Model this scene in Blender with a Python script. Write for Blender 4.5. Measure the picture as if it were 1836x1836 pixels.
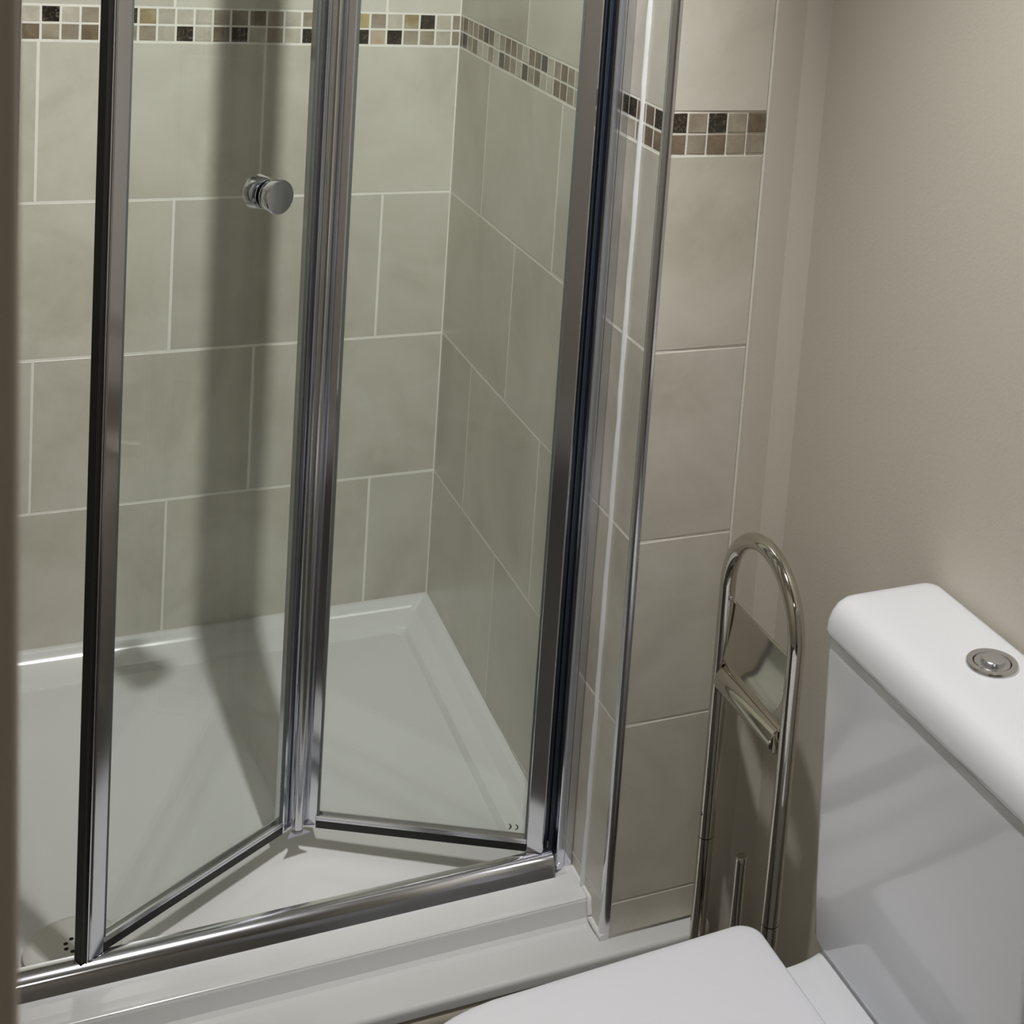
import bpy, bmesh, math, random
from mathutils import Vector, Matrix
random.seed(4)
ZO = 1.21                      # height of the mosaic band's lower edge above the bathroom floor
scn = bpy.context.scene
for o in list(bpy.data.objects): bpy.data.objects.remove(o)

# ------------------------------------------------------------------ camera
R = ((0.888352, -0.451274, 0.084747), (0.010686, -0.164198, -0.98637), (0.459038, 0.877149, -0.141043))
cam = bpy.data.cameras.new('camera'); cam_o = bpy.data.objects.new('camera', cam)
scn.collection.objects.link(cam_o); scn.camera = cam_o
m = Matrix.Identity(4)
for i in range(3):
    m[i][0] = R[0][i]; m[i][1] = -R[1][i]; m[i][2] = -R[2][i]
m[0][3], m[1][3], m[2][3] = -0.808557, -2.597547, 0.399758 + ZO
cam_o.matrix_world = m
cam.sensor_fit = 'HORIZONTAL'; cam.sensor_width = 36.0
cam.lens = 2865.184 / 1836 * 36
cam.shift_x = .5 - 1340.37 / 1836
cam.shift_y = 108.33 / 1836 - .5
cam.clip_start = .02
cam.dof.use_dof = True; cam.dof.focus_distance = 2.1; cam.dof.aperture_fstop = 34

# ------------------------------------------------------------------ world, view
w = bpy.data.worlds.new('world'); scn.world = w; w.use_nodes = True
w.node_tree.nodes['Background'].inputs[0].default_value = (.9, .93, 1, 1)
w.node_tree.nodes['Background'].inputs[1].default_value = .05
vs = scn.view_settings
vs.view_transform = 'Standard'; vs.look = 'None'; vs.gamma = 1; vs.use_curve_mapping = False
vs.exposure = -0.1
CEIL = 1.19
# heads of the ceiling spot fitting: position, aim point, beam angle, power
SPOTS = [((-.335, -1.34), (-.36, 0, -.38), 68, 112),
         ((-.335, -1.43), (.02, -1.45, -.8), 74, 62),
         ((-.335, -1.52), (-1.25, -2.2, -.1), 120, 34)]
SPILL_W = 4.5          # unfocused light from the middle head
FILL_W = 1.6  # power of the added fill lamp

# ------------------------------------------------------------------ materials
def new_mat(name):
    mt = bpy.data.materials.new(name); mt.use_nodes = True
    nt = mt.node_tree; return mt, nt, nt.nodes['Principled BSDF']
def plain(name, col, rough=.5, metal=0, spec=.5, var=0, vscale=8, bump=0, bscale=60, coat=0):
    mt, nt, b = new_mat(name)
    b.inputs['Roughness'].default_value = rough; b.inputs['Metallic'].default_value = metal
    b.inputs['Specular IOR Level'].default_value = spec; b.inputs['Coat Weight'].default_value = coat
    tc = nt.nodes.new('ShaderNodeTexCoord')
    n = nt.nodes.new('ShaderNodeTexNoise'); n.inputs['Scale'].default_value = vscale; n.inputs['Detail'].default_value = 6
    r = nt.nodes.new('ShaderNodeMixRGB')
    nt.links.new(tc.outputs['Object'], n.inputs['Vector']); nt.links.new(n.outputs['Fac'], r.inputs[0])
    r.inputs[1].default_value = (*[c * (1 - var) for c in col], 1); r.inputs[2].default_value = (*[min(1, c * (1 + var)) for c in col], 1)
    nt.links.new(r.outputs[0], b.inputs['Base Color'])
    if bump:
        n2 = nt.nodes.new('ShaderNodeTexNoise'); n2.inputs['Scale'].default_value = bscale; n2.inputs['Detail'].default_value = 3
        nt.links.new(tc.outputs['Object'], n2.inputs['Vector'])
        bp = nt.nodes.new('ShaderNodeBump'); bp.inputs['Strength'].default_value = bump; bp.inputs['Distance'].default_value = .002
        nt.links.new(n2.outputs['Fac'], bp.inputs['Height']); nt.links.new(bp.outputs[0], b.inputs['Normal'])
    return mt
def stone(name, c1, c2, c3, scale=7, rough=.3, bump=.15, vein=0):
    """mottled ceramic / stone; each object gets its own patch of the pattern"""
    mt, nt, b = new_mat(name); b.inputs['Roughness'].default_value = rough
    tc = nt.nodes.new('ShaderNodeTexCoord'); oi = nt.nodes.new('ShaderNodeObjectInfo')
    ml = nt.nodes.new('ShaderNodeMath'); ml.operation = 'MULTIPLY'; ml.inputs[1].default_value = 57
    nt.links.new(oi.outputs['Random'], ml.inputs[0])
    n = nt.nodes.new('ShaderNodeTexNoise'); n.noise_dimensions = '4D'; n.inputs['Scale'].default_value = scale
    n.inputs['Detail'].default_value = 8; n.inputs['Roughness'].default_value = .62
    n.inputs['Distortion'].default_value = .6
    nt.links.new(tc.outputs['Object'], n.inputs['Vector']); nt.links.new(ml.outputs[0], n.inputs['W'])
    cr = nt.nodes.new('ShaderNodeValToRGB'); e = cr.color_ramp.elements
    e[0].position = .3; e[0].color = (*c1, 1); e[1].position = .7; e[1].color = (*c3, 1)
    x = e.new(.5); x.color = (*c2, 1)
    nt.links.new(n.outputs['Fac'], cr.inputs[0])
    out = cr.outputs[0]
    if vein:
        v = nt.nodes.new('ShaderNodeTexNoise'); v.noise_dimensions = '4D'; v.inputs['Scale'].default_value = scale * 1.3
        v.inputs['Detail'].default_value = 2; v.inputs['Distortion'].default_value = 2.5
        nt.links.new(tc.outputs['Object'], v.inputs['Vector']); nt.links.new(ml.outputs[0], v.inputs['W'])
        r2 = nt.nodes.new('ShaderNodeValToRGB'); q = r2.color_ramp.elements
        q[0].position = .485; q[0].color = (0, 0, 0, 1); q[1].position = .5; q[1].color = (1, 1, 1, 1)
        z = q.new(.515); z.color = (0, 0, 0, 1)
        nt.links.new(v.outputs['Fac'], r2.inputs[0])
        mx = nt.nodes.new('ShaderNodeMixRGB'); sc = nt.nodes.new('ShaderNodeMath'); sc.operation = 'MULTIPLY'; sc.inputs[1].default_value = vein
        nt.links.new(r2.outputs[0], sc.inputs[0]); nt.links.new(sc.outputs[0], mx.inputs[0])
        nt.links.new(out, mx.inputs[1]); mx.inputs[2].default_value = (.42, .33, .22, 1); out = mx.outputs[0]
    # brightness differs a little from piece to piece
    hs = nt.nodes.new('ShaderNodeHueSaturation'); mr = nt.nodes.new('ShaderNodeMapRange')
    mr.inputs['To Min'].default_value = .94; mr.inputs['To Max'].default_value = 1.06
    nt.links.new(oi.outputs['Random'], mr.inputs[0]); nt.links.new(mr.outputs[0], hs.inputs['Value'])
    nt.links.new(out, hs.inputs['Color']); nt.links.new(hs.outputs[0], b.inputs['Base Color'])
    bp = nt.nodes.new('ShaderNodeBump'); bp.inputs['Strength'].default_value = bump; bp.inputs['Distance'].default_value = .001
    nt.links.new(n.outputs['Fac'], bp.inputs['Height']); nt.links.new(bp.outputs[0], b.inputs['Normal'])
    return mt

M = {}
M['tile'] = stone('beige_tile', (.49, .465, .395), (.60, .58, .505), (.67, .655, .595), 5, .3, .12)
M['cream'] = stone('cream_stone', (.42, .39, .32), (.52, .49, .41), (.60, .58, .50), 30, .3)
M['taupe'] = stone('taupe_stone', (.25, .205, .15), (.33, .285, .22), (.40, .36, .29), 35, .3)
M['brown'] = stone('brown_stone', (.135, .10, .065), (.20, .155, .105), (.29, .235, .165), 40, .28)
M['dark'] = stone('dark_stone', (.018, .015, .011), (.032, .027, .02), (.06, .05, .038), 40, .25, vein=.5)
M['gold'] = stone('gold_stone', (.25, .18, .09), (.38, .31, .18), (.50, .45, .34), 45, .3)
M['yellow'] = stone('ochre_stone', (.40, .31, .14), (.48, .40, .20), (.55, .48, .28), 30, .3)
M['peach'] = stone('peach_stone', (.48, .36, .25), (.54, .44, .33), (.58, .52, .42), 30, .3)
M['grout'] = plain('grout', (.84, .83, .77), .9, var=.06, vscale=40, bump=.3, bscale=400)
M['paint'] = plain('wall_paint', (.63, .595, .52), .62, var=.02, vscale=3, bump=.12, bscale=220, spec=.35)
M['ceil'] = plain('ceiling_paint', (.75, .74, .71), .8, var=.02)
M['jamb'] = plain('jamb_paint', (.55, .47, .38), .5, var=.03, vscale=3)
M['floor'] = plain('floor_vinyl', (.07, .065, .06), .45, var=.2, vscale=5)
M['plinth'] = plain('plinth_panel', (.50, .47, .40), .38, var=.03)
M['acrylic'] = plain('white_acrylic', (.72, .73, .735), .16, var=.012, vscale=3, coat=.3)
M['ceramic'] = plain('white_ceramic', (.82, .84, .89), .10, var=.01, vscale=3, coat=.4)
M['seat'] = plain('white_seat_plastic', (.80, .81, .87), .33, var=.008, vscale=3)
M['silicone'] = plain('white_silicone', (.78, .80, .82), .35, var=.03, vscale=30, bump=.3, bscale=60)
M['chrome'] = plain('polished_chrome', (.71, .72, .775), .12, metal=1, var=.02, vscale=10)
M['satin'] = plain('bright_aluminium', (.70, .705, .74), .2, metal=1, var=.02, vscale=10)
M['nickel'] = plain('warm_nickel', (.62, .59, .53), .08, metal=1, var=.03, vscale=12)
M['rubber'] = plain('black_rubber', (.012, .012, .011), .45, var=.1)
M['gasket'] = plain('grey_gasket', (.10, .115, .11), .3, var=.1)
M['seal'] = plain('dark_blue_seal', (.035, .045, .06), .3, var=.1)
M['capgrey'] = plain('grey_plastic', (.33, .33, .36), .45, var=.03)
M['hole'] = plain('drain_hole_black', (.006, .006, .006), .8, var=.1)
M['print'] = plain('black_print', (.02, .02, .02), .6, var=.1)
M['drain'] = plain('pale_grey_drain_cover', (.70, .69, .66), .3, var=.02)
M['whiteplastic'] = plain('white_plastic', (.7, .7, .7), .4, var=.02)
M['bristle'] = plain('white_bristle', (.8, .8, .78), .8, var=.05)

def glass_mat():
    mt = bpy.data.materials.new('clear_glass'); mt.use_nodes = True; nt = mt.node_tree; nt.nodes.clear()
    o = nt.nodes.new('ShaderNodeOutputMaterial'); t = nt.nodes.new('ShaderNodeBsdfTransparent')
    g = nt.nodes.new('ShaderNodeBsdfGlossy'); g.inputs['Roughness'].default_value = .01
    t.inputs[0].default_value = (.965, .979, .970, 1); g.inputs[0].default_value = (.95, 1, .97, 1)
    # Schlick reflectance, the same from both sides of each face
    lw = nt.nodes.new('ShaderNodeLayerWeight'); lw.inputs[0].default_value = .5
    pw = nt.nodes.new('ShaderNodeMath'); pw.operation = 'POWER'; pw.inputs[1].default_value = 5
    f = nt.nodes.new('ShaderNodeMath'); f.operation = 'MULTIPLY_ADD'; f.inputs[1].default_value = .96; f.inputs[2].default_value = .035
    nt.links.new(lw.outputs['Facing'], pw.inputs[0]); nt.links.new(pw.outputs[0], f.inputs[0])
    # faint uneven water film so that the material is procedural
    n = nt.nodes.new('ShaderNodeTexNoise'); n.inputs['Scale'].default_value = 6
    bp = nt.nodes.new('ShaderNodeBump'); bp.inputs['Strength'].default_value = .01
    nt.links.new(n.outputs['Fac'], bp.inputs['Height']); nt.links.new(bp.outputs[0], g.inputs['Normal'])
    mx = nt.nodes.new('ShaderNodeMixShader')
    nt.links.new(f.outputs[0], mx.inputs[0]); nt.links.new(t.outputs[0], mx.inputs[1]); nt.links.new(g.outputs[0], mx.inputs[2])
    nt.links.new(mx.outputs[0], o.inputs[0]); return mt
M['glass'] = glass_mat()
def emit_mat(name, col, s):
    mt = bpy.data.materials.new(name); mt.use_nodes = True; nt = mt.node_tree; nt.nodes.clear()
    o = nt.nodes.new('ShaderNodeOutputMaterial'); e = nt.nodes.new('ShaderNodeEmission')
    e.inputs[0].default_value = (*col, 1); e.inputs[1].default_value = s
    nt.links.new(e.outputs[0], o.inputs[0]); return mt
M['fill_glow'] = emit_mat('fill_diffuser_lit', (1, .95, .88), 3)  # glowing face of the added fill lamp
M['bulb'] = emit_mat('lamp_glass_lit', (1, .97, .92), 60)

# ------------------------------------------------------------------ helpers (coordinates: z = 0 is the mosaic's lower edge; ZO is added)
def origin(parent):
    v = Vector((0, 0, 0))
    while parent is not None: v += parent.location; parent = parent.parent
    return v
def link(name, me, mat, parent=None, loc=None):
    o = bpy.data.objects.new(name, me); scn.collection.objects.link(o)
    if mat and not me.materials: me.materials.append(mat)
    if parent: o.parent = parent
    if loc is not None: o.location = Vector((loc[0], loc[1], loc[2] + ZO)) - origin(parent)
    return o
def build(name, verts, faces, mat, parent=None, smooth=True, angle=35, flip=False, base=None):
    """absolute vertices; the object's origin is its parent's, or base"""
    ori = origin(parent)
    if base is not None: ori = Vector((base[0], base[1], base[2] + ZO))
    me = bpy.data.meshes.new(name)
    me.from_pydata([Vector((v[0], v[1], v[2] + ZO)) - ori for v in verts], [], faces)
    me.validate(); bm = bmesh.new(); bm.from_mesh(me)
    bmesh.ops.recalc_face_normals(bm, faces=bm.faces); bm.to_mesh(me); bm.free()
    if smooth:
        for p in me.polygons: p.use_smooth = True
        me.set_sharp_from_angle(angle=math.radians(angle))
    o = link(name, me, mat, parent)
    o.location = ori - origin(parent)
    return o
class MB:
    def __init__(s): s.v = []; s.f = []
    def add(s, v, f):
        n = len(s.v); s.v += [tuple(x) for x in v]; s.f += [[i + n for i in q] for q in f]; return s
    def box(s, x0, x1, y0, y1, z0, z1):
        v = [(x, y, z) for z in (z0, z1) for y in (y0, y1) for x in (x0, x1)]
        return s.add(v, [(0, 2, 3, 1), (4, 5, 7, 6), (0, 1, 5, 4), (2, 6, 7, 3), (0, 4, 6, 2), (1, 3, 7, 5)])
    def loft(s, loops, cap0=True, cap1=True, closed=True):
        n = len(loops[0]); v = [p for L in loops for p in L]; f = []
        for i in range(len(loops) - 1):
            for j in range(n if closed else n - 1):
                k = (j + 1) % n
                f.append((i * n + j, i * n + k, (i + 1) * n + k, (i + 1) * n + j))
        if cap0: f.append(tuple(range(n)))
        if cap1: f.append(tuple((len(loops) - 1) * n + j for j in range(n)))
        return s.add(v, f)
    def prism(s, poly, z0, z1):            # plan polygon extruded upwards
        return s.loft([[(x, y, z0) for x, y in poly], [(x, y, z1) for x, y in poly]])
    def alongx(s, prof, x0, x1):           # (y,z) profile extruded along X
        return s.loft([[(x0, y, z) for y, z in prof], [(x1, y, z) for y, z in prof]])
    def tube(s, pts, r, n=16, caps=True):
        pts = [Vector(p) for p in pts]; loops = []
        t0 = (pts[1] - pts[0]).normalized()
        a = Vector((1, 0, 0)) if abs(t0.x) < .9 else Vector((0, 1, 0))
        u = t0.cross(a).normalized()
        for i, p in enumerate(pts):
            t = (pts[min(i + 1, len(pts) - 1)] - pts[max(i - 1, 0)]).normalized()
            u = (u - t * u.dot(t)).normalized(); w_ = t.cross(u)
            rr = r[i] if isinstance(r, (list, tuple)) else r
            loops.append([tuple(p + (u * math.cos(2 * math.pi * k / n) + w_ * math.sin(2 * math.pi * k / n)) * rr) for k in range(n)])
        return s.loft(loops, caps, caps)
    def lathe(s, prof, c, axis=(0, 0, 1), n=40):     # prof (r, h) along axis from c
        ax = Vector(axis).normalized(); a = Vector((1, 0, 0)) if abs(ax.x) < .9 else Vector((0, 1, 0))
        u = ax.cross(a).normalized(); w_ = ax.cross(u); c = Vector(c)
        return s.loft([[tuple(c + ax * h + (u * math.cos(2 * math.pi * k / n) + w_ * math.sin(2 * math.pi * k / n)) * max(r, 1e-4)) for k in range(n)] for r, h in prof])
    def obj(s, name, mat, parent=None, **k): return build(name, s.v, s.f, mat, parent, **k)
def rrect(x0, x1, y0, y1, r, z, k=6):
    pts = []
    for cx, cy, a0 in ((x1 - r, y1 - r, 0), (x0 + r, y1 - r, 90), (x0 + r, y0 + r, 180), (x1 - r, y0 + r, 270)):
        for i in range(k + 1):
            a = math.radians(a0 + 90 * i / k); x = cx + r * math.cos(a); y = cy + r * math.sin(a)
            pts.append((x, y, z(x, y) if callable(z) else z))
    return pts
def thing(name, label, cat, loc, group=None):
    o = bpy.data.objects.new(name, None); scn.collection.objects.link(o); o.empty_display_size = .05
    o.location = (loc[0], loc[1], loc[2] + ZO); o['label'] = label; o['category'] = cat
    if group: o['group'] = group
    return o
def struct(o, label, cat):
    o['kind'] = 'structure'; o['label'] = label; o['category'] = cat; return o

# ------------------------------------------------------------------ room shell
G = .0003            # grout lies this far behind the tile faces
Y_F = -.8547         # tiled front of the wall end
X_R = .207           # painted wall behind the toilet
TB = -1.06
wall_back = struct(MB().box(-.9, 0, G, .10, -1.21, CEIL).obj('wall_back', M['grout'], smooth=False),
    'beige tiled back wall of the shower with a mosaic band', 'wall')
# wall end between shower and toilet, painted face with a small chamfered corner
wall_inner = struct(MB().prism([(G, .10), (G, Y_F + G), (.182, Y_F + .003), (.207, Y_F - .014), (.3, Y_F - .014), (.3, .10)], -1.21, CEIL)
    .obj('wall_inner', M['grout'], smooth=False), 'tiled right wall of the shower ending in a narrow tiled face', 'wall')
struct(MB().prism([(.1415, Y_F + .0035), (.1415, Y_F - .0002), (.182, Y_F - .0002), (.207, Y_F - .020), (.207, Y_F - .0135), (.182, Y_F + .0035)], -1.21, CEIL)
    .obj('wall_corner', M['paint'], smooth=False), 'painted strip of wall beside the narrow tiled face', 'wall')
struct(MB().box(X_R, X_R + .1, -2.9, Y_F - .0145, -1.21, CEIL).obj('wall_right', M['paint'], smooth=False),
    'plain beige painted wall behind the toilet cistern', 'wall')
wall_left = struct(MB().box(-.9, -.76 - G, Y_F, G, -1.21, CEIL).obj('wall_left', M['grout'], smooth=False),
    'tiled left wall of the shower beyond the near door edge', 'wall')
struct(MB().box(-1.6, -.9, Y_F, Y_F + .1, -1.21, CEIL).obj('wall_front', M['paint'], smooth=False), 'painted wall left of the shower opening', 'wall')
struct(MB().box(-1.7, -1.6, -2.32, Y_F + .1, -1.21, CEIL).obj('wall_side', M['paint'], smooth=False), 'painted left wall of the bathroom', 'wall')
struct(MB().box(-1.7, .45, -3.9, .10, -1.25, -1.21).obj('floor', M['floor'], smooth=False), 'brown floor of the bathroom', 'floor')
struct(MB().box(-1.7, .45, -3.9, .10, CEIL, CEIL + .05).obj('ceiling', M['ceil'], smooth=False), 'white ceiling of the bathroom', 'ceiling')
# partition with the doorway the camera looks through; its near edge is slightly off plumb
def jx(z): return -.7932 - .0175 * (z - .28)
struct(MB().box(-1.7, -.87, -2.33, -2.23, -1.21, CEIL).obj('wall_door', M['paint'], smooth=False), 'painted wall beside the doorway, left of the camera', 'wall')
zs = (-1.21, CEIL); e = .005
loops = []
for z in zs:
    x = jx(z)
    loops.append([(-.8698, -2.325, z), (x - e, -2.325, z), (x - e * .3, -2.3235, z), (x, -2.319, z), (x, -2.236, z), (x - e * .3, -2.232, z), (x - e, -2.23, z), (-.8698, -2.23, z)])
struct(MB().loft(loops).obj('door_1', M['jamb'], angle=60), 'blurred brown door frame edge close to the camera at left', 'door frame')
struct(MB().box(-1.7, .45, -3.95, -3.9, -1.21, CEIL).obj('wall_hall', M['paint'], smooth=False), 'painted wall of the hall behind the camera', 'wall')
struct(MB().box(-1.75, -1.7, -3.9, -2.32, -1.21, CEIL).obj('wall_hall_left', M['paint'], smooth=False), 'painted side wall of the hall behind the camera', 'wall')
struct(MB().box(.307, .357, -3.9, -2.9, -1.21, CEIL).obj('wall_hall_right', M['paint'], smooth=False), 'painted far side wall of the hall behind the camera', 'wall')

M['skirt'] = plain('skirting_paint', (.78, .77, .75), .4)
struct(MB().box(-1.6, -.86, -2.2298, -2.215, -1.21, -1.09).obj('baseboard_door', M['skirt'], smooth=False), 'white skirting board beside the doorway', 'skirting board')
struct(MB().box(-1.5998, -1.585, -2.2145, -.86, -1.21, -1.09).obj('baseboard_side', M['skirt'], smooth=False), 'white skirting board of the left wall', 'skirting board')
struct(MB().box(X_R - .015, X_R - .0002, -2.9, -1.66, -1.21, -1.09).obj('baseboard_right', M['skirt'], smooth=False), 'white skirting board of the right wall', 'skirting board')

# ------------------------------------------------------------------ tiles
H = .2515; W = .333; MO = .0539; GAP = .0034
tile_cache = {}
def tile_mesh(w_, h_, key, t=.006, ch=.0008):
    k = (round(w_, 4), round(h_, 4), key)
    if k in tile_cache: return tile_cache[k]
    a, b = w_ / 2, h_ / 2
    v = [(-a, t, -b), (a, t, -b), (a, t, b), (-a, t, b), (-a, ch * .7, -b), (a, ch * .7, -b), (a, ch * .7, b), (-a, ch * .7, b),
         (-a + ch, 0, -b + ch), (a - ch, 0, -b + ch), (a - ch, 0, b - ch), (-a + ch, 0, b - ch)]
    f = [(8, 9, 10, 11)]
    for i in range(4):
        j = (i + 1) % 4
        f += [(4 + i, 4 + j, 8 + j, 8 + i), (i, j, 4 + j, 4 + i)]
    me = bpy.data.meshes.new(key); me.from_pydata(v, [], f); me.update()
    me.materials.append(M[key]); tile_cache[k] = me; return me
def place(wall, name, key, s0, s1, z0, z1, face, tilt=0):
    """s: distance along the wall; face: 'back' (s=x), 'inner' (s=y, faces -x), 'end' (s=x), 'left' (s=y, faces +x)"""
    w_, h_ = abs(s1 - s0), z1 - z0; sm, zm = (s0 + s1) / 2, (z0 + z1) / 2
    if w_ < .003 or h_ < .003: return
    me = tile_mesh(w_, h_, key)
    o = bpy.data.objects.new(name, me); scn.collection.objects.link(o); o.parent = wall
    if face == 'back': o.location = (sm, 0, zm + ZO); rz = 0
    elif face == 'end': o.location = (sm, Y_F, zm + ZO); rz = 0
    elif face == 'inner': o.location = (0, sm, zm + ZO); rz = -math.pi / 2
    else: o.location = (-.76, sm, zm + ZO); rz = math.pi / 2
    o.rotation_euler = (random.uniform(-tilt, tilt), 0, rz + random.uniform(-tilt, tilt))
def zbot(face, s):
    return -.992 + .03 * s if face in ('inner', 'left') else (-.985 if face == 'back' else -1.053)
def field(wall, face, lo, hi, joints, bottom, g=GAP, lastmerge=.02):
    """courses of tiles between s=lo and s=hi; joints[k] = one joint position of row k"""
    rows = [(-(k + 1) * H, -k * H, joints[k]) for k in range(4)] + [(bottom, -4 * H, joints[0])] * (1 if bottom < -4 * H - .01 else 0)
    z = MO; k = 0
    while z < CEIL - .02:
        rows.append((z, min(z + H, CEIL), joints[4 + k % 2])); z += H; k += 1
    for (z0, z1, j) in rows:
        z0 = max(z0, bottom)
        js = [lo] + sorted(x for x in (j + i * W for i in range(-8, 9)) if lo + lastmerge < x < hi - lastmerge) + [hi]
        for a, b in zip(js[:-1], js[1:]):
            place(wall, 'tile', 'tile', a + g / 2, b - g / 2, z0 + g / 2, z1 - g / 2, face, tilt=.0012)
field(wall_back, 'back', -.76, 0, [-.3198, -.1177, -.3176, -.1137, -.1263, -.3198], -.985)
field(wall_inner, 'inner', -.846, 0, [-.1688, -.3406, -.1681, -.3406, -.3354, -.1688], -1.058, lastmerge=.03)
field(wall_inner, 'end', .006, .1385, [.0, .0, .0, .0, .0, .0], -1.055, lastmerge=.2)
field(wall_left, 'left', -.846, 0, [-.2, -.36, -.2, -.36, -.2, -.36], -1.0)
KEY = dict(c='cream', t='taupe', b='brown', d='dark', g='gold', y='yellow', p='peach')
def band(wall, face, start, pitch, top, bot, lo, hi):
    """two rows of small stone chips; start: first joint from the corner, rows run away from the corner"""
    e_ = [hi]; s = start
    while s > lo + .004: e_.append(s); s -= pitch
    e_.append(lo)
    for i in range(len(e_) - 1):
        for row, (z0, z1) in ((top, (.0269, MO)), (bot, (0, .0269))):
            ch = row[i % len(row)]
            place(wall, 'mosaic_tile', KEY[ch], e_[i + 1] + .0013, e_[i] - .0013, z0 + .0013, z1 - .0013, face, tilt=.009)
band(wall_back, 'back', -.0155, .0276, 'tcdgctyctt' + 'ctbbtcccgdtt' + 'cdctbc', 'tcttdpdctd' + 'ctcdbcdcttdb' + 'ttbccd', -.76, 0)
band(wall_inner, 'inner', -.0141, .0277, 'tbttbdbctbbtcbbdctbtctbccttdbbdd', 'bdtbcctcdbtcdtbccbbtctbtcttctbbbt', -.846, 0)
band(wall_left, 'left', -.02, .0277, 'tcdgctbctt', 'bctdcttbcd', -.846, 0)
e_ = [.0045, .0288, .0562, .0835, .1112, .1385]
for i in range(5):
    place(wall_inner, 'mosaic_tile', KEY['dtdtb'[i]], e_[i] + .0013, e_[i + 1] - .0013, .0269 + .0013, MO - .0013, 'end', .009)
    place(wall_inner, 'mosaic_tile', KEY['btbtt'[i]], e_[i] + .0013, e_[i + 1] - .0013, .0013, .0269 - .0013, 'end', .009)

# metal corner trim on the wall end
r = .0075; cx, cy = .0055, Y_F + .0055
poly = [(cx - r + 0, cy + .004)] + [(cx - r * math.cos(a), cy - r * math.sin(a)) for a in [math.radians(10 * i) for i in range(10)]] + [(cx + .0025, cy - r), (cx + .0025, cy - r + .0022), (cx - r + .0022, cy - .002), (cx - r + .0022, cy + .004)]
struct(MB().prism(poly, -1.056, CEIL).obj('trim_1', M['satin'], angle=50), 'bright metal edge trim on the tiled wall corner', 'edge trim')

# silicone beads
def wob(i, a): return a * math.sin(i * 1.7) + a * .6 * math.sin(i * .61 + 1)
def bead(name, pts, rad, label):
    return struct(MB().tube(pts, rad, 10).obj(name, M['silicone'], angle=80), label, 'sealant')
n = 60; pts = [(-.0005, -.781 + wob(i, .0008), -1.03 + (CEIL + 1.03) * i / n) for i in range(n + 1)]
bead('trim_2', pts, [.0042 + wob(i * 2, .0005) for i in range(n + 1)], 'white bead of sealant running up the tiled return')
pts = [(.0, -.803 - .054 * i / 12, -1.0535 + wob(i, .0006)) for i in range(13)]
bead('trim_3', pts, .0045, 'white sealant along the foot of the tiled return')
pts = [(-.0005, -.740 - .066 * i / 12, -1.029 + wob(i, .0006)) for i in range(13)] + [(-.001, -.808, -1.036), (-.001, -.812, -1.048)]
bead('trim_4', pts, .0040, 'white sealant where the tray rim meets the tiled return')

# ------------------------------------------------------------------ shower tray
def g(y):
    K = [(0, 0), (-.55, -.021), (-.72, -.040), (-.803, -.046)]
    for (a, b), (c, d) in zip(K[:-1], K[1:]):
        if y >= c: return b + (d - b) * (y - a) / (c - a)
    return -.046
tray = thing('shower_tray', 'white acrylic shower tray with a stepped front ledge', 'shower tray', (-.38, -.44, -1.21))
DC = (-.630, -.660)
def zf(off): return lambda x, y: -.984 + g(y) + off
def zfloor(off, fall):
    return lambda x, y: -.984 + g(y) + off - fall * max(0, 1 - math.hypot(x - DC[0], y - DC[1]) / .85)
I = [(.000, .000, -.803, .003, 0), (.009, .009, -.752, .006, 0.0005), (.0125, .0125, -.750, .008, -.001), (.026, .022, -.745, .010, -.012), (.032, .030, -.744, .012, -.0138),
     (.054, .060, -.742, .018, -.0165), (.058, .066, -.741, .022, -.020), (.062, .072, -.740, .026, -.0245), (.067, .077, -.739, .03, -.0235)]
loops = []
for (ix, iy, yf, r_, dz) in I:
    fall = .0 if dz > -.02 else .004
    loops.append(rrect(-.76 + ix, -ix, yf, -iy, max(r_, .002), zfloor(dz, fall), 8))
for t in (.25, .5, .75, 1):        # floor falling to the drain
    base = loops[8]; L = []
    for (x, y, z) in base:
        a = math.atan2(y - DC[1], x - DC[0]); tx, ty = DC[0] + .052 * math.cos(a), DC[1] + .052 * math.sin(a)
        X, Y = x + (tx - x) * t, y + (ty - y) * t
        zt = -1.0405
        L.append((X, Y, z + (zt - z) * t))
    loops.append(L)
outer = [rrect(-.76, 0, -.803, 0, .003, -1.16, 8), rrect(-.76, 0, -.803, 0, .003, -1.05, 8)]
b = MB().loft(outer + loops, True, True)
# rounded front of the rim, riser and ledge
def arc(cy_, cz_, r_, a0, a1, k=6): return [(cy_ + r_ * math.cos(math.radians(a0 + (a1 - a0) * i / k)), cz_ + r_ * math.sin(math.radians(a0 + (a1 - a0) * i / k))) for i in range(k + 1)]
rim = [(-.750, -1.031)] + [(-.756, -1.0285), (-.762, -1.0283), (-.790, -1.0283)] + arc(-.797, -1.0363, .008, 90, 180, 5)[0:] + [(-.8065, -1.046)] + [(-.8085, -1.0545), (-.814, -1.0590), (-.826, -1.0600)]
b.alongx(rim + [(-.826, -1.11), (-.750, -1.11)], -.76, -.0008)
ledge = [(-.822, -1.0599), (-.85, -1.0565), (-.872, -1.054), (-.880, -1.0542)] + arc(-.883, -1.0602, .0062, 80, 180, 5) + [(-.8892, -1.069), (-.880, -1.071), (-.822, -1.075)]
b.alongx(ledge, -.76, -.0008)
ledge2 = [(-.8556, -1.0560)] + ledge[2:-1] + [(-.8556, -1.073)]
xs = [(-.0008, 0), (.128, 0), (.137, .0015), (.143, .005), (.1465, .011), (.1475, .019)]
b.loft([[(x, min(y + d, -.8556) if y < -.857 else y, z) for y, z in ledge2] for x, d in xs])
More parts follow.
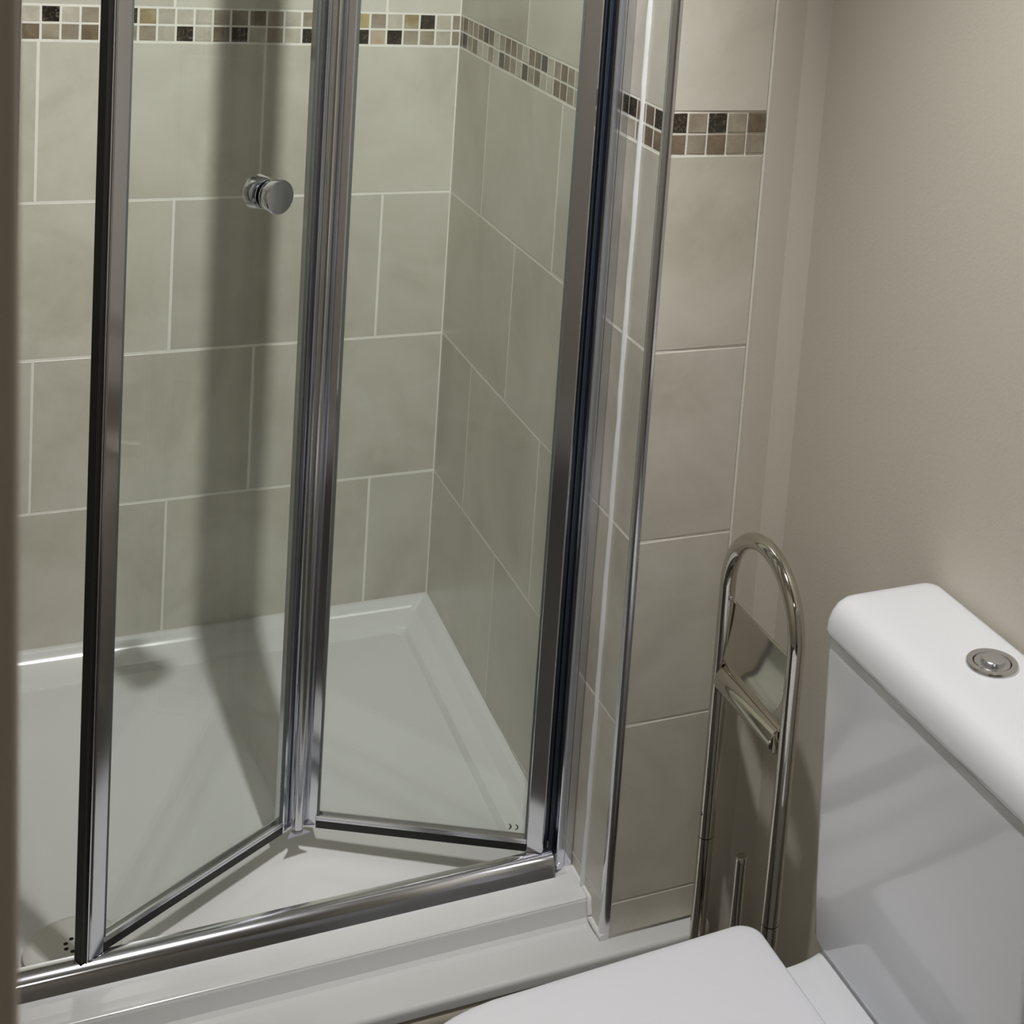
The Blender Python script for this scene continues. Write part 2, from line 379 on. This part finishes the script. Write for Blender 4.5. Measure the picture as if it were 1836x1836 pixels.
b.obj('basin', M['acrylic'], tray, angle=28)
# drain
dr = MB().lathe([(.0, -1.042), (.05, -1.042), (.056, -1.0400), (.0575, -1.0365), (.0555, -1.0345), (.048, -1.0330), (.02, -1.0325), (.0, -1.0325)], (DC[0], DC[1], 0), n=56)
dc = dr.obj('drain_cover', M['drain'], tray, angle=50); dc['label'] = 'round grey drain cover with a ring of small holes'
for k in range(8):
    a = math.radians(22 + 45 * k); hx, hy = DC[0] - .0005 + .004 + .0128 * math.cos(a), DC[1] - .002 + .0128 * math.sin(a)
    MB().lathe([(.0028, -1.0333), (.0028, -1.03225), (.0, -1.0322)], (hx, hy, 0), n=12).obj('drain_hole', M['hole'], dc)
# plinth below the tray
pl = [(-.8915, -1.21), (-.8915, -1.092)] + arc(-.8795, -1.0845, .0120, 180, 95, 6) + [(-.870, -1.0725), (-.868, -1.0745), (-.868, -1.21)]
struct(MB().alongx(pl, -.76, .149).obj('trim_5', M['plinth'], angle=50), 'beige rounded plinth under the front of the shower tray', 'plinth')

# ------------------------------------------------------------------ shower door
door = thing('shower_door', 'chrome framed bifold glass shower door folded part way inward', 'shower door', (-.38, -.74, -1.03))
TOP = .86; ZB = -.997
# threshold rail
rail_old = [(-.7535, -1.0295), (-.7545, -1.024)] + [(-.7535, -1.016), (-.7500, -1.0085), (-.7440, -1.0030), (-.7370, -1.0003), (-.7300, -.9996), (-.7262, -1.0012), (-.7250, -1.004), (-.7250, -1.0295)]
_R = .0262
rail = [(-.7550, -1.0282), (-.7515, -1.0172)] + [(-.7515 + _R * (math.cos(math.radians(18)) - math.cos(math.radians(e_))), -1.0172 + _R * (math.sin(math.radians(e_)) - math.sin(math.radians(18)))) for e_ in (27, 36, 45, 54, 63, 72, 81, 90)] + [(-.7238, -1.0010), (-.7226, -1.004), (-.7226, -1.0282)]
def smoothprof(p, k=3):
    out = []
    for i in range(len(p) - 1):
        p0, p1, p2, p3 = p[max(i - 1, 0)], p[i], p[i + 1], p[min(i + 2, len(p) - 1)]
        for j in range(k):
            t = j / k
            out.append(tuple(.5 * (2 * p1[c] + (p2[c] - p0[c]) * t + (2 * p0[c] - 5 * p1[c] + 4 * p2[c] - p3[c]) * t * t + (3 * p1[c] - p0[c] - 3 * p2[c] + p3[c]) * t ** 3) for c in (0, 1)))
    return out + [p[-1]]
rp = rail
MB().alongx(rp, -.735, -.0305).obj('threshold_rail', M['chrome'], door, angle=30)
MB().alongx([(y, TOP - .002 - (z + 1.0)) for y, z in rp], -.735, -.0305).obj('head_rail', M['satin'], door, angle=30)
# wall channels
def channel(x0, x1, sgn, name='wall_channel'):
    # front face with two shallow grooves, returned sides
    y0 = -.7375
    X = lambda t: x0 + (x1 - x0) * t
    poly = [(X(0), -.690), (X(0), y0 + .0012), (X(.06), y0), (X(.42), y0), (X(.45), y0 + .0016), (X(.50), y0 + .0016), (X(.53), y0), (X(.94), y0), (X(1), y0 + .0012), (X(1), -.690)]
    return MB().prism(poly, -1.0282, TOP + .02).obj(name, M['chrome'], door, angle=20)
channel(-.0240, -.0008, 1); channel(-.7365, -.7592, -1)
# pivot post: dark seal between chrome ribs
def post(xa, xb):
    s = 1 if xb > xa else -1
    MB().box(min(xa, xb), max(xa, xb), -.712, -.694, -1.022, TOP).obj('seal_strip', M['seal'], door, smooth=False)
    for t, dy in ((.16, .004), (.45, .003), (.76, .005)):
        x = xa + (xb - xa) * t
        MB().prism([(x - .0011, -.712), (x - .0011, -.712 - dy), (x, -.713 - dy), (x + .0011, -.712 - dy), (x + .0011, -.712)], -1.0225, TOP).obj('pivot_rib', M['chrome'], door, angle=20)
post(-.0475, -.0242); post(-.7130, -.7362)
# one leaf: a -> b in plan are the outer-face ends of the glazed part
def leaf(a, b, ea, eb, knob=None, mark=False, ea_seal=False):
    a = Vector(a); b = Vector(b); d = (b - a).normalized()
    nrm = Vector((d.y, -d.x))
    if nrm.y > 0: nrm = -nrm           # towards the room
    q = lambda s, o: tuple((a + d * s + nrm * o))
    L = (b - a).length
    def bx(s0, s1, o0, o1, z0, z1): return MB().prism([q(s0, o0), q(s1, o0), q(s1, o1), q(s0, o1)], z0, z1)
    lf = bx(.0012, L - .0012, -.0105, -.0055, ZB + .0145, TOP - .03).obj('glass_panel', M['glass'], door, smooth=False)
    bx(0, L, -.013, -.0006, ZB - .0018, ZB + .0095).obj('bottom_seal', M['rubber'], door, smooth=False)
    bt = MB().prism([q(0, -.0135), q(0, 0), q(L, 0), q(L, -.0135)], ZB + .0096, ZB + .0125)
    bt.prism([q(0, -.0035), q(0, -.0005), q(L, -.0005), q(L, -.0035)], ZB + .0125, ZB + .0160)
    bt.prism([q(0, -.0135), q(0, -.0115), q(L, -.0115), q(L, -.0135)], ZB + .0125, ZB + .0160)
    bt.obj('bottom_channel', M['satin'], door, smooth=False)
    bx(0, L, -.0135, -.0005, TOP - .032, TOP - .018).obj('top_channel', M['satin'], door, smooth=False)
    for (s0, s1, sg) in ((-ea, 0, 1), (L, L + eb, -1)):
        # chrome stile with soft edges
        e0 = .0015
        st = MB().prism([q(s0, -.016), q(s0, -e0), q(s0 + e0, 0), q(s1 - e0, 0), q(s1, -e0), q(s1, -.016)], ZB - .0015, TOP - .018).obj('stile', M['chrome'], door, angle=20)
        gs = (s1, s1 + .0028) if sg == 1 else (s0 - .0028, s0)
        bx(gs[0], gs[1], -.0054, -.0016, ZB + .0161, TOP - .033).obj('glazing_seal', M['gasket'], door, smooth=False)
    if ea_seal:
        bx(-ea - .0085, -ea - .0008, -.017, -.0040, ZB - .003, TOP - .02).obj('magnetic_seal', M['rubber'], door, smooth=False)
        bx(-ea - .0030, -ea - .0012, -.0038, -.0012, ZB - .001, TOP - .02).obj('seal_edge', M['satin'], door, smooth=False)
    return lf, q, nrm, L
glassL, qL, nL, LL = leaf((-.6014, -.7315), (-.3610, -.5780), .0205, .0210, ea_seal=True)
glassR, qR, nR, LR = leaf((-.3172, -.5795), (-.0654, -.7250), .0215, .0235)
# centre hinge
hx, hy = -.3415, -.5790
hb = MB().lathe([(.0074, ZB + .004), (.0074, TOP - .03)], (hx, hy, 0), n=24)
hb.obj('centre_hinge', M['satin'], door, angle=35)
cp = MB().prism([(hx - .0165, hy - .0115), (hx + .004, hy - .0085), (hx + .0165, hy - .0062), (hx + .006, hy + .004), (hx - .008, hy + .003)], ZB - .0035, ZB - .0016)
cp.lathe([(.0072, ZB - .0016), (.0060, ZB + .004)], (hx, hy, 0), n=20)
cp.obj('hinge_cap', M['capgrey'], door, angle=35)
# foot block of the hinge side
MB().prism([qR(LR + .001, -.0150), qR(LR + .001, .0), qR(LR + .0225, .0), qR(LR + .0225, -.015)], ZB - .006, ZB - .0018).obj('pivot_foot', M['rubber'], door, smooth=False)
# knob: a drum on each side of the glass
KPROF = [(.0180, 0), (.0180, .0012), (.0135, .0018), (.0135, .0038), (.0192, .0050), (.0208, .0075), (.0218, .0160), (.0221, .0178), (.0213, .0192), (.0, .0194)]
kc = Vector((-.4335, -.6235, -.0795))
def on_leaf(s, o, z): p = qL(s, o); return Vector((p[0], p[1], z))
KS = .2165
c0 = on_leaf(KS, -.0055, -.0965)
n3 = Vector((nL.x, nL.y, 0))
kb = MB().lathe(KPROF, c0, n3, 48).obj('knob', M['chrome'], door, angle=30)
c1 = on_leaf(KS, -.0105, -.0965)
MB().lathe(KPROF, c1, -n3, 48).obj('knob', M['chrome'], door, angle=30)
# the printed conformity mark, seen from the room side in reverse
def mark():
    b_ = MB(); r0, r1 = .0021, .0041; base = qR(LR - .0210, -.0054); d = (Vector(qR(1, 0)) - Vector(qR(0, 0)))
    zc = -.968
    def P(u, v): return (base[0] + d.x * u, base[1] + d.y * u, zc + v)
    def seg(cu, a0, a1):
        k = 14; v = []
        for i in range(k + 1):
            a = math.radians(a0 + (a1 - a0) * i / k)
            th = .0009 + .0006 * math.sin(math.pi * i / k)
            for rr in (r1 - th - .0002, r1 + .0001): v.append(P(cu + rr * math.cos(a), rr * math.sin(a)))
        b_.add(v, [(2 * i, 2 * i + 1, 2 * i + 3, 2 * i + 2) for i in range(k)])
    seg(.0042, -88, 88); seg(-.0052, -88, 88)
    b_.add([P(-.0042, -.0004), P(-.0016, -.0004), P(-.0016, .0004), P(-.0042, .0004)], [(0, 1, 2, 3)])
    o = b_.obj('printed_mark', M['print'], glassR, smooth=False); o['label'] = 'small black CE mark printed on the glass, seen in reverse'
mark()

# ------------------------------------------------------------------ toilet
wc = thing('toilet', 'white close coupled toilet with a flat closed seat lid', 'toilet', (.0, -1.396, -1.21))
def rl(x0, x1, y0, y1, r_, z, ins=0, insb=None):
    ib = ins if insb is None else insb
    return rrect(x0 + ins, x1 - ib, y0 + ins, y1 - ins, max(r_ - ins * .3, .003), z, 8)
CY = -1.396
def cis(x0, hw, z, r_=.018, xb=.205): return rrect(x0, xb, CY - hw - .030, CY + hw, r_, z, 8)
MB().loft([cis(.0705, .1822, -.4503), cis(.0693, .183, -.4512), cis(.0692, .183, -.4545), cis(.0700, .183, -.475), cis(.0735, .180, -.60), cis(.0785, .176, -.74), cis(.081, .174, -.80, .02),
           cis(.086, .170, -.815, .022), cis(.096, .161, -.825, .024), cis(.108, .15, -.829, .02)]).obj('cistern', M['ceramic'], wc, angle=50)
lid = [(.006, -.4500, .004), (.002, -.4488, .0015), (0, -.4460, 0), (0, -.441, 0), (.001, -.432, .0006), (.004, -.4225, .002), (.009, -.4145, .004), (.016, -.4095, .007), (.025, -.407, .012), (.038, -.4062, .02), (.055, -.406, .04)]
lo = [rrect(.0655 + fi, .2055 - oi * .5, CY - .2145 + oi, CY + .1845 - oi, max(.018 - oi * .3, .004), z, 8) for fi, z, oi in lid]
cl = MB().loft(lo).obj('cistern_lid', M['ceramic'], wc, angle=60)
bc = (.1545, CY - .002)
btn = MB().lathe([(.0270, -.4065), (.0270, -.4040), (.0258, -.4022), (.0228, -.4017), (.0200, -.4024), (.0192, -.4038), (.0192, -.406), (.0, -.406)], (bc[0], bc[1], 0), n=56).obj('flush_button', M['satin'], cl, angle=40)
MB().lathe([(.0186, -.4060), (.0186, -.4032), (.0178, -.4024), (.013, -.4034), (.006, -.4041), (0, -.4043)], (bc[0], bc[1], 0), n=48).obj('full_flush_plate', M['satin'], btn, angle=40)
MB().lathe([(.0125, -.4045), (.0125, -.4018), (.0117, -.4012), (.007, -.4021), (0, -.4026)], (bc[0] + .0042, bc[1] + .0040, 0), n=40).obj('half_flush_plate', M['satin'], btn, angle=40)
# seat outline: squared back, gently tapering sides, rounded front
def seat_loop(z, ins=0, k=10, dx=0, L=.435):
    xb, xf = .0115 - ins + dx, .0115 - L + ins; pts = []
    def hw(x): t = (xb - x) / L; return .179 - ins - .017 * t ** 1.0 - .004 * t * t
    r_ = .024
    for i in range(k + 1):                       # back corner, +y side
        a = math.radians(90 * i / k); pts.append((xb - r_ + r_ * math.cos(a), CY + hw(xb - r_) - r_ + r_ * math.sin(a), z))
    xs_ = [xb - r_ - (L - 2 * ins - .19) * i / 8 for i in range(1, 9)]
    for x in xs_: pts.append((x, CY + hw(x), z))
    x0 = xs_[-1]; h = hw(x0); A = x0 - xf
    for i in range(1, 24):
        a = math.radians(90 + 180 * i / 24); ca, sa = math.cos(a), math.sin(a)
        pts.append((x0 + A * (-(abs(ca) ** .8)), CY + h * (abs(sa) ** .8) * (1 if sa >= 0 else -1), z))
    for x in reversed(xs_): pts.append((x, CY - hw(x), z))
    for i in range(k + 1):
        a = math.radians(-90 + 90 * i / k); pts.append((xb - r_ + r_ * math.cos(a), CY - hw(xb - r_) + r_ + r_ * math.sin(a), z))
    return pts
MB().loft([seat_loop(-0.8000, .003), seat_loop(-0.7985, .0008), seat_loop(-0.7960, 0), seat_loop(-0.7800, 0), seat_loop(-0.7775, .0008), seat_loop(-0.7760, .0035), seat_loop(-0.7753, .012), seat_loop(-0.7745, .05), seat_loop(-0.7742, .09)]).obj('seat_lid', M['seat'], wc, angle=60)
MB().loft([seat_loop(-.823, .006), seat_loop(-.821, .002), seat_loop(-.811, .002), seat_loop(-.809, .006)]).obj('seat_ring', M['seat'], wc, angle=50)
def pan(z, sc, xf, xb=.05): return [(.0175 + (x - .0175) * sc + xf, CY + (y - CY) * sc, z) for x, y, _ in seat_loop(z, .012)]
MB().loft([pan(-1.21, .62, .02), pan(-1.19, .62, .02), pan(-1.10, .60, .02), pan(-1.0, .70, .01), pan(-.92, .88, 0), pan(-.86, .97, 0), pan(-.835, 1, 0), pan(-.825, 1, 0)]).obj('bowl', M['ceramic'], wc, angle=60)
def sh(x0, x1, hw, z, r_=.02): return rrect(x0, x1, CY - hw, CY + hw, r_, z, 8)
MB().loft([sh(-.08, .10, .10, -1.21), sh(-.08, .16, .11, -1.05), sh(-.06, .20, .135, -.90), sh(-.05, .203, .146, -.86), sh(-.05, .204, .150, -.845), sh(-.05, .204, .1485, -.836), sh(-.045, .203, .145, -.8325)]).obj('pan_shelf', M['ceramic'], wc, angle=60)
# short flared neck that carries the cistern
nk = []
for t in range(7):
    u = t / 6; x0 = .02 + .075 * u; nk.append(rrect(-.02 + .112 * u ** .7, .204, CY - .1560 - .002 * u, CY + .1560 + .002 * u, .02, -.829 + .022 * u ** 3.5 * .9, 8))
MB().loft(nk).obj('cistern_platform', M['ceramic'], wc, angle=60)
for s in (-1, 1):
    MB().lathe([(.011, -.832), (.011, -.818), (.009, -.816), (0, -.816)], (-.006, CY + s * .075, 0), n=24).obj('seat_hinge', M['chrome'], wc, angle=40)

# ------------------------------------------------------------------ paper holder and brush
HX = .11; YA, YB = -.912, -1.0925; RT = .0105
hd = thing('toilet_roll_holder', 'freestanding arched chrome toilet roll holder beside the toilet', 'toilet roll holder', (HX, (YA + YB) / 2, -1.21))
ym = (YA + YB) / 2; RA = (YA - YB) / 2; ZT = -.5445
ZJ = -.894
archp = [(HX, YA, ZJ + .0006)] + [(HX, YA, ZJ + (ZT - ZJ) * i / 12) for i in range(1, 13)] + \
    [(HX, ym + RA * math.cos(math.radians(a)), ZT + RA * .98 * math.sin(math.radians(a))) for a in range(6, 180, 6)] + \
    [(HX, YB, ZT + (ZJ - ZT) * i / 12) for i in range(0, 12)] + [(HX, YB, ZJ + .0006)]
MB().tube(archp, RT, 28).obj('arch', M['nickel'], hd, angle=60)
for y in (YA, YB):
    MB().tube([(HX, y, -1.198), (HX, y, ZJ - .0006)], RT, 28).obj('post', M['nickel'], hd, angle=60)
    MB().tube([(HX, y, ZJ - .0007), (HX, y, ZJ + .0007)], RT - .0012, 20).obj('joint_ring', M['rubber'], hd, angle=60)
# hanging cover plate, curving out over the roller
pr = [(.1115, -.5620), (.1110, -.5850), (.1095, -.608), (.1075, -.626), (.1045, -.640)]
pr = smoothprof(pr, 3)
ya, yb = YA - .0125, YB + .0125
pb = MB()
vv = []; ff = []
for i, (x, z) in enumerate(pr):
    y0, y1 = ya - .002, yb + .020 * (i / (len(pr) - 1)) ** 2
    vv += [(x, y0, z), (x, y1, z), (x + .0012, y0, z + .0004), (x + .0012, y1, z + .0004)]
for i in range(len(pr) - 1):
    o_ = 4 * i
    ff += [(o_, o_ + 1, o_ + 5, o_ + 4), (o_ + 2, o_ + 6, o_ + 7, o_ + 3), (o_, o_ + 4, o_ + 6, o_ + 2), (o_ + 1, o_ + 3, o_ + 7, o_ + 5)]
e4 = 4 * (len(pr) - 1); ff += [(0, 2, 3, 1), (e4, e4 + 1, e4 + 3, e4 + 2)]
pb.add(vv, ff); pb.obj('cover_plate', M['nickel'], hd, angle=60)
MB().tube([(.1115, YA - .0075, -.5612), (.1115, YB + .0075, -.5612)], .0017, 10).obj('plate_rod', M['nickel'], hd, angle=60)
MB().tube([(.110, YA - .0100, -.6665), (.110, YA - .0135, -.6665), (.110, YA - .0140, -.6665), (.110, YA - .0155, -.6665), (.110, YB + .0155, -.6665), (.110, YB + .0140, -.6665), (.110, YB + .0135, -.6665), (.110, YB + .0100, -.6665)], [.0045, .0045, .0150, .0165, .0165, .0150, .0045, .0045], 32).obj('roller', M['nickel'], hd, angle=35)
for y, s in ((YA, -1), (YB, 1)):
    MB().lathe([(.0032, 0), (.0032, .0026), (.0020, .0038), (0, .004)], (HX, y + s * (RT - .001), -.5605), (0, s, 0), 16).obj('bolt', M['chrome'], hd)
MB().lathe([(.0026, 0), (.0026, .002), (0, .0032)], (HX - RT + .0008, YA - .001, -.861), (-1, -.3, 0), 14).obj('bolt', M['chrome'], hd)
MB().loft([rrect(.055, .165, YB - .022, YA + .012, .05, z, 10) for z in (-1.21, -1.2)] + [rrect(.057, .163, YB - .020, YA + .010, .048, -1.198, 10)]).obj('base_plate', M['nickel'], hd, angle=40)
tb = thing('toilet_brush', 'toilet brush with a slim round metal handle standing inside the roll holder', 'toilet brush', (.11, -1.0105, -1.1975))
MB().lathe([(.0, -.866), (0.0078, -.866), (0.0078, -.8605), (.0070, -.8592), (0, -.8592)], (.11, -1.0105, 0), n=24).obj('handle_tip', M['nickel'], tb, angle=40)
MB().lathe([(.0078, -1.09), (.0078, -.8662)], (.11, -1.0105, 0), n=24).obj('handle', M['nickel'], tb, angle=40)
MB().lathe([(.0, -1.1975), (.040, -1.1975), (.041, -1.195), (.041, -1.072), (.040, -1.070), (.0385, -1.072), (.0385, -1.19), (0, -1.19)], (.11, -1.0105, 0), n=40).obj('brush_pot', M['nickel'], tb, angle=40)
MB().lathe([(.006, -1.18), (.026, -1.172), (.030, -1.14), (.026, -1.105), (.007, -1.09)], (.11, -1.0105, 0), n=28).obj('brush_head', M['bristle'], tb, angle=60)

# ------------------------------------------------------------------ ceiling spot fitting
lf = thing('ceiling_light', 'ceiling light with three spot heads on a bar above the shower door', 'ceiling light', (-.335, -1.42, CEIL))
lf['label'] = 'ceiling light with three spot heads on a bar, outside the frame above'
MB().box(-.35, -.32, -1.58, -1.26, CEIL - .022, CEIL - .0002).obj('bar', M['satin'], lf, smooth=False)
for i, ((sx, sy), aimp, beam, power) in enumerate(SPOTS):
    c = Vector((sx, sy, CEIL - .075)); ax = (Vector(aimp) - c).normalized()
    hd_ = MB().lathe([(.014, -.045), (.020, -.040), (.027, 0), (.028, .012), (.0255, .012), (.024, .004), (0, .004)], c, ax, 28).obj('spot_head', M['satin'], lf, angle=40)
    MB().lathe([(.0235, .0045), (.0235, .0085), (0, .0095)], c, ax, 28).obj('lamp', M['bulb'], hd_, angle=40)
    MB().tube([(sx, sy, CEIL - .023), (sx, sy, CEIL - .045)], .006, 12).obj('stem', M['satin'], lf)
    for (bm_, pw_) in ((beam, power),) + (((165, SPILL_W),) if i == 1 else ()):
        ld = bpy.data.lights.new('spot_light', 'SPOT'); ld.energy = pw_; ld.color = (1, .975, .945)
        ld.shadow_soft_size = .020; ld.spot_size = math.radians(bm_); ld.spot_blend = 1
        lo_ = bpy.data.objects.new('spot_light', ld); scn.collection.objects.link(lo_); lo_.parent = lf
        pos = c + ax * .035
        lo_.location = Vector((pos.x, pos.y, pos.z + ZO)) - lf.location
        lo_.rotation_euler = (Vector((0, 0, -1)) if bm_ == 165 else ax).to_track_quat('-Z', 'Y').to_euler()
# unseen fill lamp, added behind the camera to brighten the near door frame
hl = thing('fill_light', 'unseen round fill lamp added behind the camera', 'ceiling light', (-.55, -3.1, CEIL))
MB().lathe([(.13, CEIL - .0005), (.13, CEIL - .02), (.12, CEIL - .03), (0, CEIL - .03)], (-.55, -3.1, 0), n=40).obj('fill_body', M['whiteplastic'], hl, angle=40)
MB().lathe([(.115, CEIL - .0302), (.10, CEIL - .045), (.05, CEIL - .052), (0, CEIL - .053)], (-.55, -3.1, 0), n=40).obj('fill_diffuser', M['fill_glow'], hl, angle=40)
ld = bpy.data.lights.new('fill_lamp', 'AREA'); ld.shape = 'DISK'; ld.size = .2; ld.energy = FILL_W; ld.color = (1, .95, .88)
lo_ = bpy.data.objects.new('fill_lamp', ld); scn.collection.objects.link(lo_); lo_.parent = hl; lo_.location = (0, 0, -.06)
